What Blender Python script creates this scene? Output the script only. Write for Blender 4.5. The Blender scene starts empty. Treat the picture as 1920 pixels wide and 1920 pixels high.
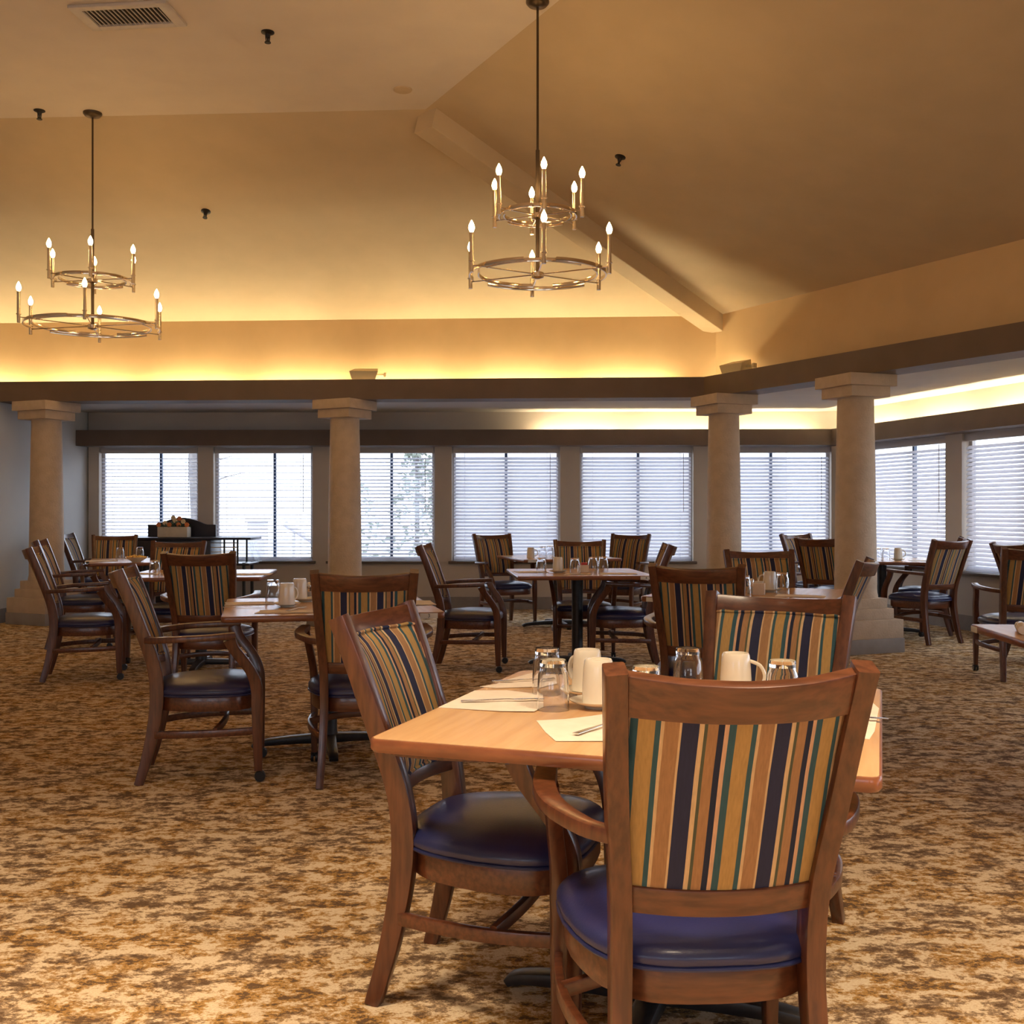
import bpy, bmesh, math, random
from mathutils import Vector, Matrix
random.seed(7)
S = bpy.context.scene
COL = S.collection
R = math.radians

# ---------------------------------------------------------------- camera, world, exposure, big lights
CH = 1.27; F = 2000.0; HZ = 957.0
cd = bpy.data.cameras.new('camera'); cam = bpy.data.objects.new('camera', cd); COL.objects.link(cam)
cam.location = (0, 0, CH); cam.rotation_euler = (R(90), 0, 0)
cd.sensor_width = 36; cd.lens = 36 * F / 1920; cd.shift_y = -(960 - HZ) / 1920; cd.clip_start = .05
S.camera = cam
S.view_settings.view_transform = 'Standard'
S.view_settings.look = 'None'
S.view_settings.exposure = 0.0
S.view_settings.gamma = 1
S.view_settings.use_curve_mapping = False

w = bpy.data.worlds.new('world'); S.world = w; w.use_nodes = True
nt = w.node_tree; bg = nt.nodes['Background']
bg.inputs[0].default_value = (.81, .88, 1.0, 1); bg.inputs[1].default_value = 5.0

def area_lamp(name, loc, rot, sx, sy, power, col):
    l = bpy.data.lights.new(name, 'AREA'); l.shape = 'RECTANGLE'; l.size = sx; l.size_y = sy
    l.energy = power; l.color = col
    o = bpy.data.objects.new(name, l); COL.objects.link(o); o.location = loc; o.rotation_euler = rot
    return o
# ceiling fixtures of the room behind the camera (warm)
WARM = (1, .79, .56)
for i, (x, y) in enumerate([(-1.6, 1.2), (1.7, 1.0), (-4.4, .2), (0.2, -1.2)]):
    area_lamp('ceiling_lamp', (x, y, 4.5), (0, 0, 0), .7, .7, 88, WARM).data.spread = R(85)

# ---------------------------------------------------------------- helpers
def at(px, py, z):                       # picture point on the horizontal plane z
    k = (py - HZ) / (CH - z)
    return Vector(((px - 960) / k, F / k, z))
def ray_dir(px, py): return Vector(((px - 960) / F, 1.0, (HZ - py) / F))
def on_plane(px, py, p0, n):
    d = ray_dir(px, py); o = Vector((0, 0, CH)); t = (p0 - o).dot(n) / d.dot(n)
    return o + d * t

def put(o, parent=None):
    COL.objects.link(o)
    if parent is not None: o.parent = parent
    return o
def tag(o, label=None, cat=None, group=None, kind=None):
    if label: o['label'] = label
    if cat: o['category'] = cat
    if group: o['group'] = group
    if kind: o['kind'] = kind
    return o
def empty(name, loc, rz=0, label=None, cat=None, group=None):
    o = bpy.data.objects.new(name, None); o.location = loc; o.rotation_euler = (0, 0, rz)
    o.empty_display_size = .1
    put(o); return tag(o, label, cat, group)

class MB:
    def __init__(s): s.v = []; s.f = []
    def add(s, vs, fs, M=None):
        b = len(s.v)
        s.v += [(M @ Vector(v)) if M else Vector(v) for v in vs]
        s.f += [tuple(b + i for i in f) for f in fs]; return s
    def box(s, c, size, rz=0, bev=0, M=None):
        bm = bmesh.new(); bmesh.ops.create_cube(bm, size=1)
        for v in bm.verts: v.co = Vector((v.co.x * size[0], v.co.y * size[1], v.co.z * size[2]))
        if bev: bmesh.ops.bevel(bm, geom=bm.edges[:], offset=bev, segments=2, affect='EDGES', profile=.6)
        T = Matrix.Translation(c) @ Matrix.Rotation(rz, 4, 'Z')
        if M: T = M @ T
        bm.verts.index_update()
        s.add([v.co.copy() for v in bm.verts], [[v.index for v in f.verts] for f in bm.faces], T)
        bm.free(); return s
    def quad(s, a, b, c, d): return s.add([a, b, c, d], [(0, 1, 2, 3)])
    def prism(s, pts, z0, z1):           # pts counter-clockwise plan polygon
        n = len(pts)
        vs = [(p[0], p[1], z0) for p in pts] + [(p[0], p[1], z1) for p in pts]
        fs = [tuple(range(n))[::-1], tuple(range(n, 2 * n))] + [(i, (i + 1) % n, n + (i + 1) % n, n + i) for i in range(n)]
        return s.add(vs, fs)
    def lathe(s, prof, n=24, M=None, cap0=False, cap1=False):
        vs = []; fs = []
        for (r, z) in prof:
            for i in range(n):
                a = 2 * math.pi * i / n; vs.append((r * math.cos(a), r * math.sin(a), z))
        for j in range(len(prof) - 1):
            for i in range(n):
                k = (i + 1) % n
                fs.append((j * n + i, j * n + k, (j + 1) * n + k, (j + 1) * n + i))
        if cap0: fs.append(tuple(range(n))[::-1])
        if cap1: b = (len(prof) - 1) * n; fs.append(tuple(range(b, b + n)))
        return s.add(vs, fs, M)
    def cyl(s, a, b, r, n=12, r2=None):
        a = Vector(a); b = Vector(b); d = b - a
        M = Matrix.Translation(a) @ d.to_track_quat('Z', 'Y').to_matrix().to_4x4()
        return s.lathe([(r, 0), (r2 if r2 is not None else r, d.length)], n, M, True, True)
    def sweep(s, pts, secs, up=(0, 0, 1), sub=5, rnd=.3, closed=False, nseg=3, cyc_n=None):
        P = [Vector(p) for p in pts]; n = len(P)
        if isinstance(secs, tuple): secs = [secs] * n
        out = []; so = []
        def g(i): return P[i % n] if closed else P[max(0, min(n - 1, i))]
        last = n if closed else n - 1
        for i in range(last):
            p0, p1, p2, p3 = g(i - 1), g(i), g(i + 1), g(i + 2)
            a = secs[i]; b = secs[(i + 1) % n]
            m = sub if n > 2 else 1
            for j in range(m):
                t = j / m
                q = .5 * ((2 * p1) + (p2 - p0) * t + (2 * p0 - 5 * p1 + 4 * p2 - p3) * t * t + (3 * p1 - p0 - 3 * p2 + p3) * t ** 3)
                out.append(q); so.append((a[0] + (b[0] - a[0]) * t, a[1] + (b[1] - a[1]) * t))
        if not closed: out.append(P[-1]); so.append(secs[-1])
        N = len(out); up = Vector(up); vs = []; fs = []
        # rounded rectangle profile
        prof = []
        for (cx, cy, a0) in ((1, 1, 0), (-1, 1, 90), (-1, -1, 180), (1, -1, 270)):
            for k in range(nseg): prof.append((cx, cy, R(a0 + 90 * k / (nseg - 1))))
        m = len(prof)
        for i in range(N):
            if closed: t = out[(i + 1) % N] - out[i - 1]
            else: t = out[min(i + 1, N - 1)] - out[max(i - 1, 0)]
            t.normalize(); sd = t.cross(up).normalized(); nn = sd.cross(t).normalized()
            w_, h_ = so[i][0] / 2, so[i][1] / 2; r = min(w_, h_) * rnd * 2
            r = min(r, w_, h_)
            for (cx, cy, a) in prof:
                vs.append(out[i] + sd * (cx * (w_ - r) + r * math.cos(a)) + nn * (cy * (h_ - r) + r * math.sin(a)))
        for i in range(N if closed else N - 1):
            k = (i + 1) % N
            for j in range(m):
                q = (j + 1) % m
                fs.append((i * m + j, i * m + q, k * m + q, k * m + j))
        if not closed:
            fs.append(tuple(range(m))[::-1]); fs.append(tuple(range((N - 1) * m, N * m)))
        return s.add(vs, fs)
    def ball(s, c, r, sub=2, sc=(1, 1, 1)):
        bm = bmesh.new(); bmesh.ops.create_icosphere(bm, subdivisions=sub, radius=r)
        bm.verts.index_update()
        s.add([(v.co.x * sc[0] + c[0], v.co.y * sc[1] + c[1], v.co.z * sc[2] + c[2]) for v in bm.verts], [[v.index for v in f.verts] for f in bm.faces]); bm.free(); return s
    def mesh(s, name, mat, smooth=40):
        me = bpy.data.meshes.new(name); me.from_pydata([tuple(v) for v in s.v], [], s.f)
        bm = bmesh.new(); bm.from_mesh(me); bmesh.ops.recalc_face_normals(bm, faces=bm.faces[:]); bm.to_mesh(me); bm.free()
        me.materials.append(mat)
        if smooth:
            me.polygons.foreach_set('use_smooth', [True] * len(me.polygons))
            me.set_sharp_from_angle(angle=R(smooth))
        return me
    def build(s, name, mat, parent=None, smooth=40):
        return put(bpy.data.objects.new(name, s.mesh(name, mat, smooth)), parent)
def kids(o): return [c for c in COL.objects if c.parent == o]
def make_index():
    d = {}
    for c in COL.objects:
        if c.parent: d.setdefault(c.parent.name, []).append(c)
    return d
def copy_tree(o, idx, parent=None):
    c = o.copy(); COL.objects.link(c); c.parent = parent
    for ch in idx.get(o.name, []): copy_tree(ch, idx, c)
    return c
def clone(proto, loc, rz, label, group=None, cat=None):
    c = copy_tree(proto, make_index()); c.location = loc; c.rotation_euler = (0, 0, rz); c['label'] = label
    if group: c['group'] = group
    if cat: c['category'] = cat
    return c

# ---------------------------------------------------------------- materials
def mat(name, col, rough=.5, metal=0, **kw):
    m = bpy.data.materials.new(name); m.use_nodes = True
    b = m.node_tree.nodes['Principled BSDF']
    b.inputs['Base Color'].default_value = (*col, 1); b.inputs['Roughness'].default_value = rough
    b.inputs['Metallic'].default_value = metal
    for k, v in kw.items(): b.inputs[k.replace('_', ' ')].default_value = v
    return m
def noise_mat(name, c1, c2, scale=8, rough=.6, bump=0, stretch=(1, 1, 1), bscale=None, detail=4, coat=0, lo=.35, hi=.65, spec=.5):
    m = mat(name, c1, rough); t = m.node_tree; N = t.nodes; L = t.links; b = N['Principled BSDF']
    tc = N.new('ShaderNodeTexCoord'); mp = N.new('ShaderNodeMapping'); mp.inputs['Scale'].default_value = stretch
    nz = N.new('ShaderNodeTexNoise'); nz.inputs['Scale'].default_value = scale; nz.inputs['Detail'].default_value = detail
    cr = N.new('ShaderNodeValToRGB'); cr.color_ramp.elements[0].position = lo; cr.color_ramp.elements[1].position = hi
    cr.color_ramp.elements[0].color = (*c1, 1); cr.color_ramp.elements[1].color = (*c2, 1)
    L.new(tc.outputs['Object'], mp.inputs[0]); L.new(mp.outputs[0], nz.inputs[0]); L.new(nz.outputs[0], cr.inputs[0]); L.new(cr.outputs[0], b.inputs['Base Color'])
    b.inputs['Coat Weight'].default_value = coat; b.inputs['Coat Roughness'].default_value = .15
    b.inputs['Specular IOR Level'].default_value = spec
    if bump:
        n2 = N.new('ShaderNodeTexNoise'); n2.inputs['Scale'].default_value = bscale or scale * 4; n2.inputs['Detail'].default_value = 3
        bp = N.new('ShaderNodeBump'); bp.inputs['Strength'].default_value = bump; bp.inputs['Distance'].default_value = .01
        L.new(tc.outputs['Object'], n2.inputs[0]); L.new(n2.outputs[0], bp.inputs['Height']); L.new(bp.outputs[0], b.inputs['Normal'])
    return m
M = {}
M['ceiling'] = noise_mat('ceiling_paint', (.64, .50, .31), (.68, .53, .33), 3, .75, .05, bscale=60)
M['flat'] = noise_mat('flat_ceiling_daylit', (.80, .70, .58), (.84, .74, .61), 3, .75, .05, bscale=60)  # paler than the slopes: daylight on the flat field put into its colour
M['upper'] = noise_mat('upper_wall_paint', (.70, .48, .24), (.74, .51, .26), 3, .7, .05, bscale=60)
M['wall'] = noise_mat('wall_paint', (.56, .49, .42), (.59, .52, .44), 3, .7, .05, bscale=60)
M['wall_left'] = noise_mat('pale_wall_paint', (.62, .62, .60), (.65, .65, .62), 3, .7, .05, bscale=60)
M['beam'] = noise_mat('beam_paint', (.135, .09, .06), (.15, .10, .068), 4, .55, .04, bscale=50)
M['low_ceiling'] = noise_mat('low_ceiling_paint', (.60, .57, .54), (.63, .60, .56), 3, .75, .05, bscale=60)
M['column'] = noise_mat('column_plaster', (.52, .40, .28), (.58, .45, .32), 12, .7, .35, bscale=55)
M['plinth'] = noise_mat('plinth_paint', (.27, .24, .22), (.31, .28, .26), 8, .5, .05)
M['wood'] = noise_mat('chair_wood', (.065, .019, .008), (.125, .039, .015), 5, .33, .03, stretch=(14, 14, 1.6), coat=.35)
M['rail_wood'] = noise_mat('rail_wood', (.072, .021, .008), (.14, .044, .017), 5, .33, .03, stretch=(1.6, 14, 14), coat=.35)
M['vinyl'] = noise_mat('navy_vinyl', (.011, .015, .062), (.018, .021, .09), 4, .38, .06, bscale=180, coat=.25)
M['laminate'] = noise_mat('table_laminate', (.58, .33, .15), (.66, .40, .19), 3, .27, 0, stretch=(12, 1, 1))
M['edge'] = noise_mat('table_edge_wood', (.20, .065, .026), (.28, .095, .036), 4, .3, 0, stretch=(3, 3, 12), coat=.3)
M['black'] = noise_mat('black_metal', (.012, .012, .014), (.022, .022, .024), 30, .4, .03)
M['darkwood'] = noise_mat('dark_cart_wood', (.012, .011, .018), (.025, .02, .028), 8, .35, 0)
M['rubber'] = mat('black_rubber', (.012, .012, .013), .35)
M['chrome'] = mat('brushed_bronze_chrome', (.78, .66, .50), .16, 1)
M['stem'] = mat('dark_bronze', (.10, .07, .045), .35, .8)
M['candle'] = mat('candle_sleeve', (.70, .58, .42), .25, .85)
M['steel'] = mat('steel', (.75, .72, .68), .22, 1)
M['porcelain'] = mat('cream_porcelain', (.80, .72, .57), .18, Coat_Weight=.3)
M['napkin'] = noise_mat('napkin_paper', (.80, .68, .54), (.86, .74, .60), 20, .85, .1, bscale=150)
M['plate'] = mat('number_plate', (.72, .68, .58), .4)
M['ink'] = mat('ink', (.03, .03, .03), .5)
M['vent'] = noise_mat('vent_metal', (.58, .52, .46), (.66, .60, .52), 10, .45, 0)
M['ventdark'] = mat('vent_shadow', (.06, .045, .03), .8)
M['slat'] = mat('slat_white', (.80, .80, .82), .45, Transmission_Weight=0)
M['frame'] = mat('window_frame', (.50, .47, .46), .45)
M['framedark'] = mat('window_mullion', (.05, .08, .15), .4)
M['sill'] = mat('sill_wood', (.12, .085, .06), .4)
M['sensor'] = mat('sprinkler_black', (.008, .006, .005), .5)
M['cream'] = mat('cream_plastic', (.62, .52, .30), .4)
M['planter'] = noise_mat('planter_paint', (.60, .52, .40), (.66, .58, .45), 12, .6)
M['red'] = mat('red_cap', (.5, .04, .03), .4)
M['salt'] = mat('shaker_fill', (.7, .68, .62), .6)
M['snack'] = noise_mat('snack', (.75, .45, .08), (.85, .60, .18), 60, .6)
M['ground'] = noise_mat('patio', (.42, .42, .42), (.52, .52, .50), 3, .9)
M['outwall'] = noise_mat('outside_stucco', (.52, .50, .55), (.60, .58, .62), 2, .9)
M['bark'] = noise_mat('bark', (.16, .15, .16), (.25, .23, .22), 9, .9, .4)
M['leafout'] = noise_mat('outside_leaves', (.34, .38, .34), (.46, .50, .44), 6, .8)

def translucent(m, amt, col):
    t = m.node_tree; b = t.nodes['Principled BSDF']; o = t.nodes['Material Output']
    tr = t.nodes.new('ShaderNodeBsdfTranslucent'); tr.inputs[0].default_value = (*col, 1)
    mx = t.nodes.new('ShaderNodeMixShader'); mx.inputs[0].default_value = amt
    t.links.new(b.outputs[0], mx.inputs[1]); t.links.new(tr.outputs[0], mx.inputs[2]); t.links.new(mx.outputs[0], o.inputs[0])
translucent(M['slat'], .6, (.85, .85, .9))

def pane_mat():
    m = bpy.data.materials.new('window_glass'); m.use_nodes = True; t = m.node_tree; t.nodes.clear()
    o = t.nodes.new('ShaderNodeOutputMaterial'); mx = t.nodes.new('ShaderNodeMixShader'); mx.inputs[0].default_value = .06
    a = t.nodes.new('ShaderNodeBsdfTransparent'); a.inputs[0].default_value = (.96, .98, 1, 1)
    g = t.nodes.new('ShaderNodeBsdfGlossy'); g.inputs['Roughness'].default_value = .02
    t.links.new(a.outputs[0], mx.inputs[1]); t.links.new(g.outputs[0], mx.inputs[2]); t.links.new(mx.outputs[0], o.inputs[0])
    return m
M['pane'] = pane_mat()
def glass_mat():
    m = bpy.data.materials.new('tumbler_glass'); m.use_nodes = True; b = m.node_tree.nodes['Principled BSDF']
    b.inputs['Base Color'].default_value = (.97, .98, 1, 1); b.inputs['Transmission Weight'].default_value = 1
    b.inputs['Roughness'].default_value = .02; b.inputs['IOR'].default_value = 1.45
    return m
M['glass'] = glass_mat()
def emit(name, col, s):
    m = bpy.data.materials.new(name); m.use_nodes = True; t = m.node_tree; t.nodes.clear()
    o = t.nodes.new('ShaderNodeOutputMaterial'); e = t.nodes.new('ShaderNodeEmission')
    e.inputs[0].default_value = (*col, 1); e.inputs[1].default_value = s; t.links.new(e.outputs[0], o.inputs[0]); return m
M['bulb'] = emit('lit_bulb', (1, .62, .25), 105)
M['tube'] = emit('cove_tube', (1, .82, .50), 120)

def stripe_mat():
    m = mat('striped_fabric', (.6, .45, .2), .8); t = m.node_tree; N = t.nodes; L = t.links; b = N['Principled BSDF']
    tc = N.new('ShaderNodeTexCoord'); sp = N.new('ShaderNodeSeparateXYZ')
    ma = N.new('ShaderNodeMath'); ma.operation = 'MULTIPLY_ADD'; ma.inputs[1].default_value = 1 / .163; ma.inputs[2].default_value = 10.66
    fr = N.new('ShaderNodeMath'); fr.operation = 'FRACT'
    cr = N.new('ShaderNodeValToRGB'); cr.color_ramp.interpolation = 'CONSTANT'
    navy = (.016, .020, .065); cream = (.72, .50, .26); green = (.09, .10, .055); tan = (.42, .22, .09)
    navy2 = (.006, .014, .045); pink = (.70, .42, .24); teal = (.03, .10, .12); gold = (.50, .30, .095)
    st = [(0, navy), (75, cream), (98, green), (113, tan), (160, navy2), (190, pink), (210, teal), (243, gold), (318, teal), (343, cream), (358, tan), (424, cream)]
    el = cr.color_ramp.elements
    el[0].position = 0; el[0].color = (*st[0][1], 1); el[1].position = st[1][0] / 435; el[1].color = (*st[1][1], 1)
    for p, c in st[2:]:
        e = el.new(p / 435); e.color = (*c, 1)
    nz = N.new('ShaderNodeTexNoise'); nz.inputs['Scale'].default_value = 90
    mp = N.new('ShaderNodeMapping'); mp.inputs['Scale'].default_value = (3, 1, .25)
    mx = N.new('ShaderNodeMix'); mx.data_type = 'RGBA'; mx.blend_type = 'MULTIPLY'; mx.inputs[0].default_value = .42
    L.new(tc.outputs['Object'], sp.inputs[0]); L.new(sp.outputs[0], ma.inputs[0]); L.new(ma.outputs[0], fr.inputs[0]); L.new(fr.outputs[0], cr.inputs[0])
    L.new(tc.outputs['Object'], mp.inputs[0]); L.new(mp.outputs[0], nz.inputs[0])
    L.new(cr.outputs[0], mx.inputs[6]); L.new(nz.outputs[0], mx.inputs[7]); L.new(mx.outputs[2], b.inputs['Base Color'])
    return m
M['stripe'] = stripe_mat()

def carpet_mat():
    m = mat('patterned_carpet', (.4, .3, .2), .95); t = m.node_tree; N = t.nodes; L = t.links; b = N['Principled BSDF']
    b.inputs['Specular IOR Level'].default_value = .1
    tc = N.new('ShaderNodeTexCoord')
    mp = N.new('ShaderNodeMapping'); mp.inputs['Scale'].default_value = (.8, 1.15, 1)
    L.new(tc.outputs['Object'], mp.inputs[0])
    def nz(sc, det, rough=.6, dist=0):
        n = N.new('ShaderNodeTexNoise'); n.inputs['Scale'].default_value = sc; n.inputs['Detail'].default_value = det
        n.inputs['Roughness'].default_value = rough; n.inputs['Distortion'].default_value = dist
        L.new(mp.outputs[0], n.inputs[0]); return n
    a = nz(12, 9, .80, .15)
    B = nz(3.1, 6, .7); B2 = N.new('ShaderNodeValToRGB'); B2.color_ramp.elements[0].position = .46; B2.color_ramp.elements[1].position = .54
    B2.color_ramp.elements[0].color = (.25, .165, .095, 1); B2.color_ramp.elements[1].color = (.40, .215, .06, 1)
    L.new(B.outputs[0], B2.inputs[0])
    Cn = nz(30, 5, .7)
    ad = N.new('ShaderNodeMath'); ad.operation = 'MULTIPLY_ADD'; ad.inputs[1].default_value = .35
    L.new(Cn.outputs[0], ad.inputs[0]); L.new(a.outputs[0], ad.inputs[2])      # noise a + .35 * fine noise
    def step(x, w_):
        n_ = N.new('ShaderNodeMapRange'); n_.inputs['From Min'].default_value = x; n_.inputs['From Max'].default_value = x + w_; L.new(ad.outputs[0], n_.inputs['Value']); return n_
    def mixc(fac, A, Bc):
        q = N.new('ShaderNodeMix'); q.data_type = 'RGBA'; L.new(fac, q.inputs[0])
        for s_, v in ((6, A), (7, Bc)):
            if isinstance(v, tuple): q.inputs[s_].default_value = (*v, 1)
            else: L.new(v, q.inputs[s_])
        return q.outputs[2]
    m1 = mixc(step(.615, .012).outputs[0], (.13, .075, .038), B2.outputs[0])
    m2 = mixc(step(.672, .012).outputs[0], m1, (.50, .335, .18))
    m3 = mixc(step(.700, .012).outputs[0], m2, (.68, .53, .34))
    class _O: pass
    mx = _O(); mx.outputs = {2: m3}
    f = nz(160, 2); mx2 = N.new('ShaderNodeMix'); mx2.data_type = 'RGBA'; mx2.blend_type = 'OVERLAY'; mx2.inputs[0].default_value = .45
    L.new(mx.outputs[2], mx2.inputs[6]); L.new(f.outputs[0], mx2.inputs[7]); L.new(mx2.outputs[2], b.inputs['Base Color'])
    bp = N.new('ShaderNodeBump'); bp.inputs['Strength'].default_value = .5; bp.inputs['Distance'].default_value = .006
    L.new(f.outputs[0], bp.inputs['Height']); L.new(bp.outputs[0], b.inputs['Normal'])
    return m
M['carpet'] = carpet_mat()

# ---------------------------------------------------------------- room shell
def V2(x, y): return Vector((x, y))
def isect(p, d, q, e):
    den = d.x * e.y - d.y * e.x; t = ((q.x - p.x) * e.y - (q.y - p.y) * e.x) / den; return p + d * t
YB = -5.0
C0 = V2(2.07, 11.5); D1 = V2(1, -.0564).normalized(); D2 = V2(.476, -.88).normalized()
N1 = V2(.0564, 1).normalized(); N2 = V2(.88, .476).normalized()         # outward
def corner(off): return isect(C0 + N1 * off, D1, C0 + N2 * off, D2)
def left_pt(off, x): p = corner(off); return p + D1 * ((x - p.x) / D1.x)
def right_pt(off, y): p = corner(off); return p + D2 * ((y - p.y) / D2.y)
XL = -8.0
ZB, ZT, ZU, ZF = 2.49, 2.71, 3.42, 4.55

fl = MB(); fl.prism([(-8.2, -5.2), (12.6, -5.2), (12.6, 14.0), (-8.2, 14.0)], -.1, 0)
tag(fl.build('floor', M['carpet'], None, 0), kind='structure')

def band(off0, off1, z0, z1, y_end=YB):
    a, b, c = left_pt(off0, XL), corner(off0), right_pt(off0, y_end)
    d, e, f = left_pt(off1, XL), corner(off1), right_pt(off1, y_end)
    m = MB(); vs = [(p.x, p.y, z) for z in (z0, z1) for p in (a, b, c, d, e, f)]
    fs = [(0, 1, 7, 6), (1, 2, 8, 7), (3, 4, 10, 9), (4, 5, 11, 10), (0, 1, 4, 3), (1, 2, 5, 4), (6, 7, 10, 9), (7, 8, 11, 10), (0, 3, 9, 6), (2, 5, 11, 8)]
    return m.add(vs, fs)
tag(band(0, .03, ZB, ZT).build('trim_1', M['beam'], None, 0), 'brown painted fascia of the main beam', kind='structure')
tag(band(.03, .34, ZB, ZB + .04).build('trim_2', M['beam'], None, 0), kind='structure')       # trough floor
tag(band(.30, .42, ZB + .04, ZU + .02).build('wall_upper', M['upper'], None, 0), kind='structure')

# vaulted ceiling: two slopes and a flat field
e0 = left_pt(.30, XL - .2); e1 = corner(.30); e2 = right_pt(.30, YB - .2)
run = (ZF - ZU) / .35
fold_off = .30 - run
hp = left_pt(fold_off, 0); hp = hp + D1 * ((-.706 - hp.x) / D1.x)       # hip meets the fold
HIP = Vector((hp.x, hp.y, ZF)); CRN = Vector((e1.x, e1.y, ZU))
f0 = left_pt(fold_off, XL - .2); g1 = hp + D2 * ((YB - .2 - hp.y) / D2.y)
def slab(pts, up=.08):
    n = len(pts); m = MB(); vs = [tuple(p) for p in pts] + [(p[0], p[1], p[2] + up) for p in pts]
    m.add(vs, [tuple(range(n)), tuple(range(n, 2 * n))[::-1]] + [(i, (i + 1) % n, n + (i + 1) % n, n + i) for i in range(n)]); return m
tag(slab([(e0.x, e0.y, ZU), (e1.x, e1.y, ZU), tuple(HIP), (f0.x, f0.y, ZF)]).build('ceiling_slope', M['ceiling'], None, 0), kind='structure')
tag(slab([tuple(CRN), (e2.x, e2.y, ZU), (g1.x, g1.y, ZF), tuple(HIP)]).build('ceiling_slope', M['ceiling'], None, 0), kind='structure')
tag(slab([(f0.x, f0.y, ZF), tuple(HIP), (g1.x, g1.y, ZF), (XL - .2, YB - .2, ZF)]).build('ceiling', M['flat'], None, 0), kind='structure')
P1n = (Vector((1, -.0564, 0))).cross(Vector((f0.x - e0.x, f0.y - e0.y, ZF - ZU))).normalized()
P2n = Vector((D2.x, D2.y, 0)).cross(HIP - CRN).normalized()
# hip rafter casing
hd = (HIP - CRN); hr = MB()
a = CRN + Vector((0, 0, -.08)); b_ = HIP + Vector((0, 0, -.07)) - hd * .0
hr.sweep([a, (a + b_) / 2, b_], (.22, .22), rnd=.03, sub=1)
tag(hr.build('trim_3', M['ceiling'], None, 20), kind='structure')

# low ceiling over the window side
WC = V2(4.2, 13.62)                                   # far/right wall corner
DR = V2(.258, -.966).normalized(); NR = V2(.966, .258).normalized()
BEND = WC + DR * 7.3; D3 = D2; N3 = N2
RE = BEND + D3 * ((YB - BEND.y) / D3.y)
FW0 = V2(-5.48, 13.8); DF = (WC - FW0).normalized(); NF = V2(-DF.y, DF.x)
lc = MB()
a, b, c = left_pt(.28, -6.3), corner(.28), right_pt(.28, YB)
lc.prism([(a.x, a.y), (b.x, b.y), (c.x, c.y), (RE.x + .3, RE.y), (BEND.x + .3, BEND.y + .1), (WC.x + .3, WC.y + .3), (FW0.x - .9, 14.1)], ZB + .045, ZB + .12)
tag(lc.build('ceiling_low', M['low_ceiling'], None, 0), kind='structure')

def wall_with_openings(name, p0, d, nrm, length, opens, zs, z1, mt, th=.16):
    m = MB()
    def blk(s0, s1, za, zb):
        if s1 - s0 < 1e-4: return
        q = [p0 + d * s0, p0 + d * s1, p0 + d * s1 + nrm * th, p0 + d * s0 + nrm * th]
        m.prism([(v.x, v.y) for v in q], za, zb)
    s = 0
    for (a, b, zlo, zhi) in opens:
        blk(s, a, 0, z1); blk(a, b, 0, zlo); blk(a, b, zhi, z1); s = b
    blk(s, length, 0, z1)
    return tag(m.build(name, mt, None, 0), kind='structure')
ZS, ZW = .62, 2.12
def fx(px): return (px - 960) / F * 13.7
far_w = [(fx(180), fx(368)), (fx(397), fx(585)), (fx(617), fx(815)), (fx(847), fx(1050)), (fx(1087), fx(1299)), (fx(1337), 4.08)]
far_o = [((a - FW0.x) / DF.x, (b - FW0.x) / DF.x, ZS, ZW) for a, b in far_w]
wall_with_openings('wall_far', FW0, DF, NF, (WC - FW0).length, far_o, 0, ZB + .05, M['wall'])
right_o = [(.50, 2.05, ZS, ZW), (2.32, 3.86, ZS, ZW), (4.13, 5.55, ZS, ZW), (5.82, 7.15, ZS, ZW)]
wall_with_openings('wall_right', WC, DR, NR, (BEND - WC).length, right_o, 0, ZB + .05, M['wall'])
L3 = (RE - BEND).length
right2_o = [(.4 + i * 1.75, 1.85 + i * 1.75, ZS, ZW) for i in range(7)]
wall_with_openings('wall_right', BEND, D3, N3, L3, right2_o, 0, ZB + .05, M['wall'])
back_o = [(9.0 + i * 3.4, 11.2 + i * 3.4, .9, 2.3) for i in range(3)]
wall_with_openings('wall_back', V2(RE.x + .2, YB), V2(-1, 0), V2(0, -1), RE.x + .2 - XL + .2, back_o, 0, 4.8, M['wall'])
m = MB()
for (a, b, th, z1) in [((-5.48, 13.95), (-5.80, 11.90), .15, ZB + .05), ((-5.8, 12.0), (-8.2, 12.14), .15, ZB + .05)]:
    a = V2(*a); b = V2(*b); dd = (b - a).normalized(); nn = V2(dd.y, -dd.x)
    if th: q = [a, b, b + nn * th, a + nn * th]; m.prism([(v.x, v.y) for v in q], 0, z1)
m.prism([(-8.0, 12.2), (-8.15, 12.2), (-8.15, -5.2), (-8.0, -5.2)], 0, 4.7)
tag(m.build('wall_left', M['wall_left'], None, 0), kind='structure')

# portals that let the daylight in through the openings
def portal(c, nrm, sx, sy, cool=True):
    o = area_lamp('daylight_portal', (c.x + nrm.x * .35, c.y + nrm.y * .35, (sy[0] + sy[1]) / 2), (0, 0, 0), sx, sy[1] - sy[0] + .1, 1, (1, 1, 1))
    o.rotation_euler = Vector((nrm.x, nrm.y, 0)).to_track_quat('Z', 'Y').to_euler()
    o.data.cycles.is_portal = True
for p0, d, n, ops in ((FW0, DF, NF, far_o), (WC, DR, NR, right_o), (BEND, D3, N3, right2_o), (V2(RE.x + .2, YB), V2(-1, 0), V2(0, -1), back_o)):
    for (a, b, z0, z1) in ops:
        portal(p0 + d * ((a + b) / 2), n, b - a + .1, (z0, z1))

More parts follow.
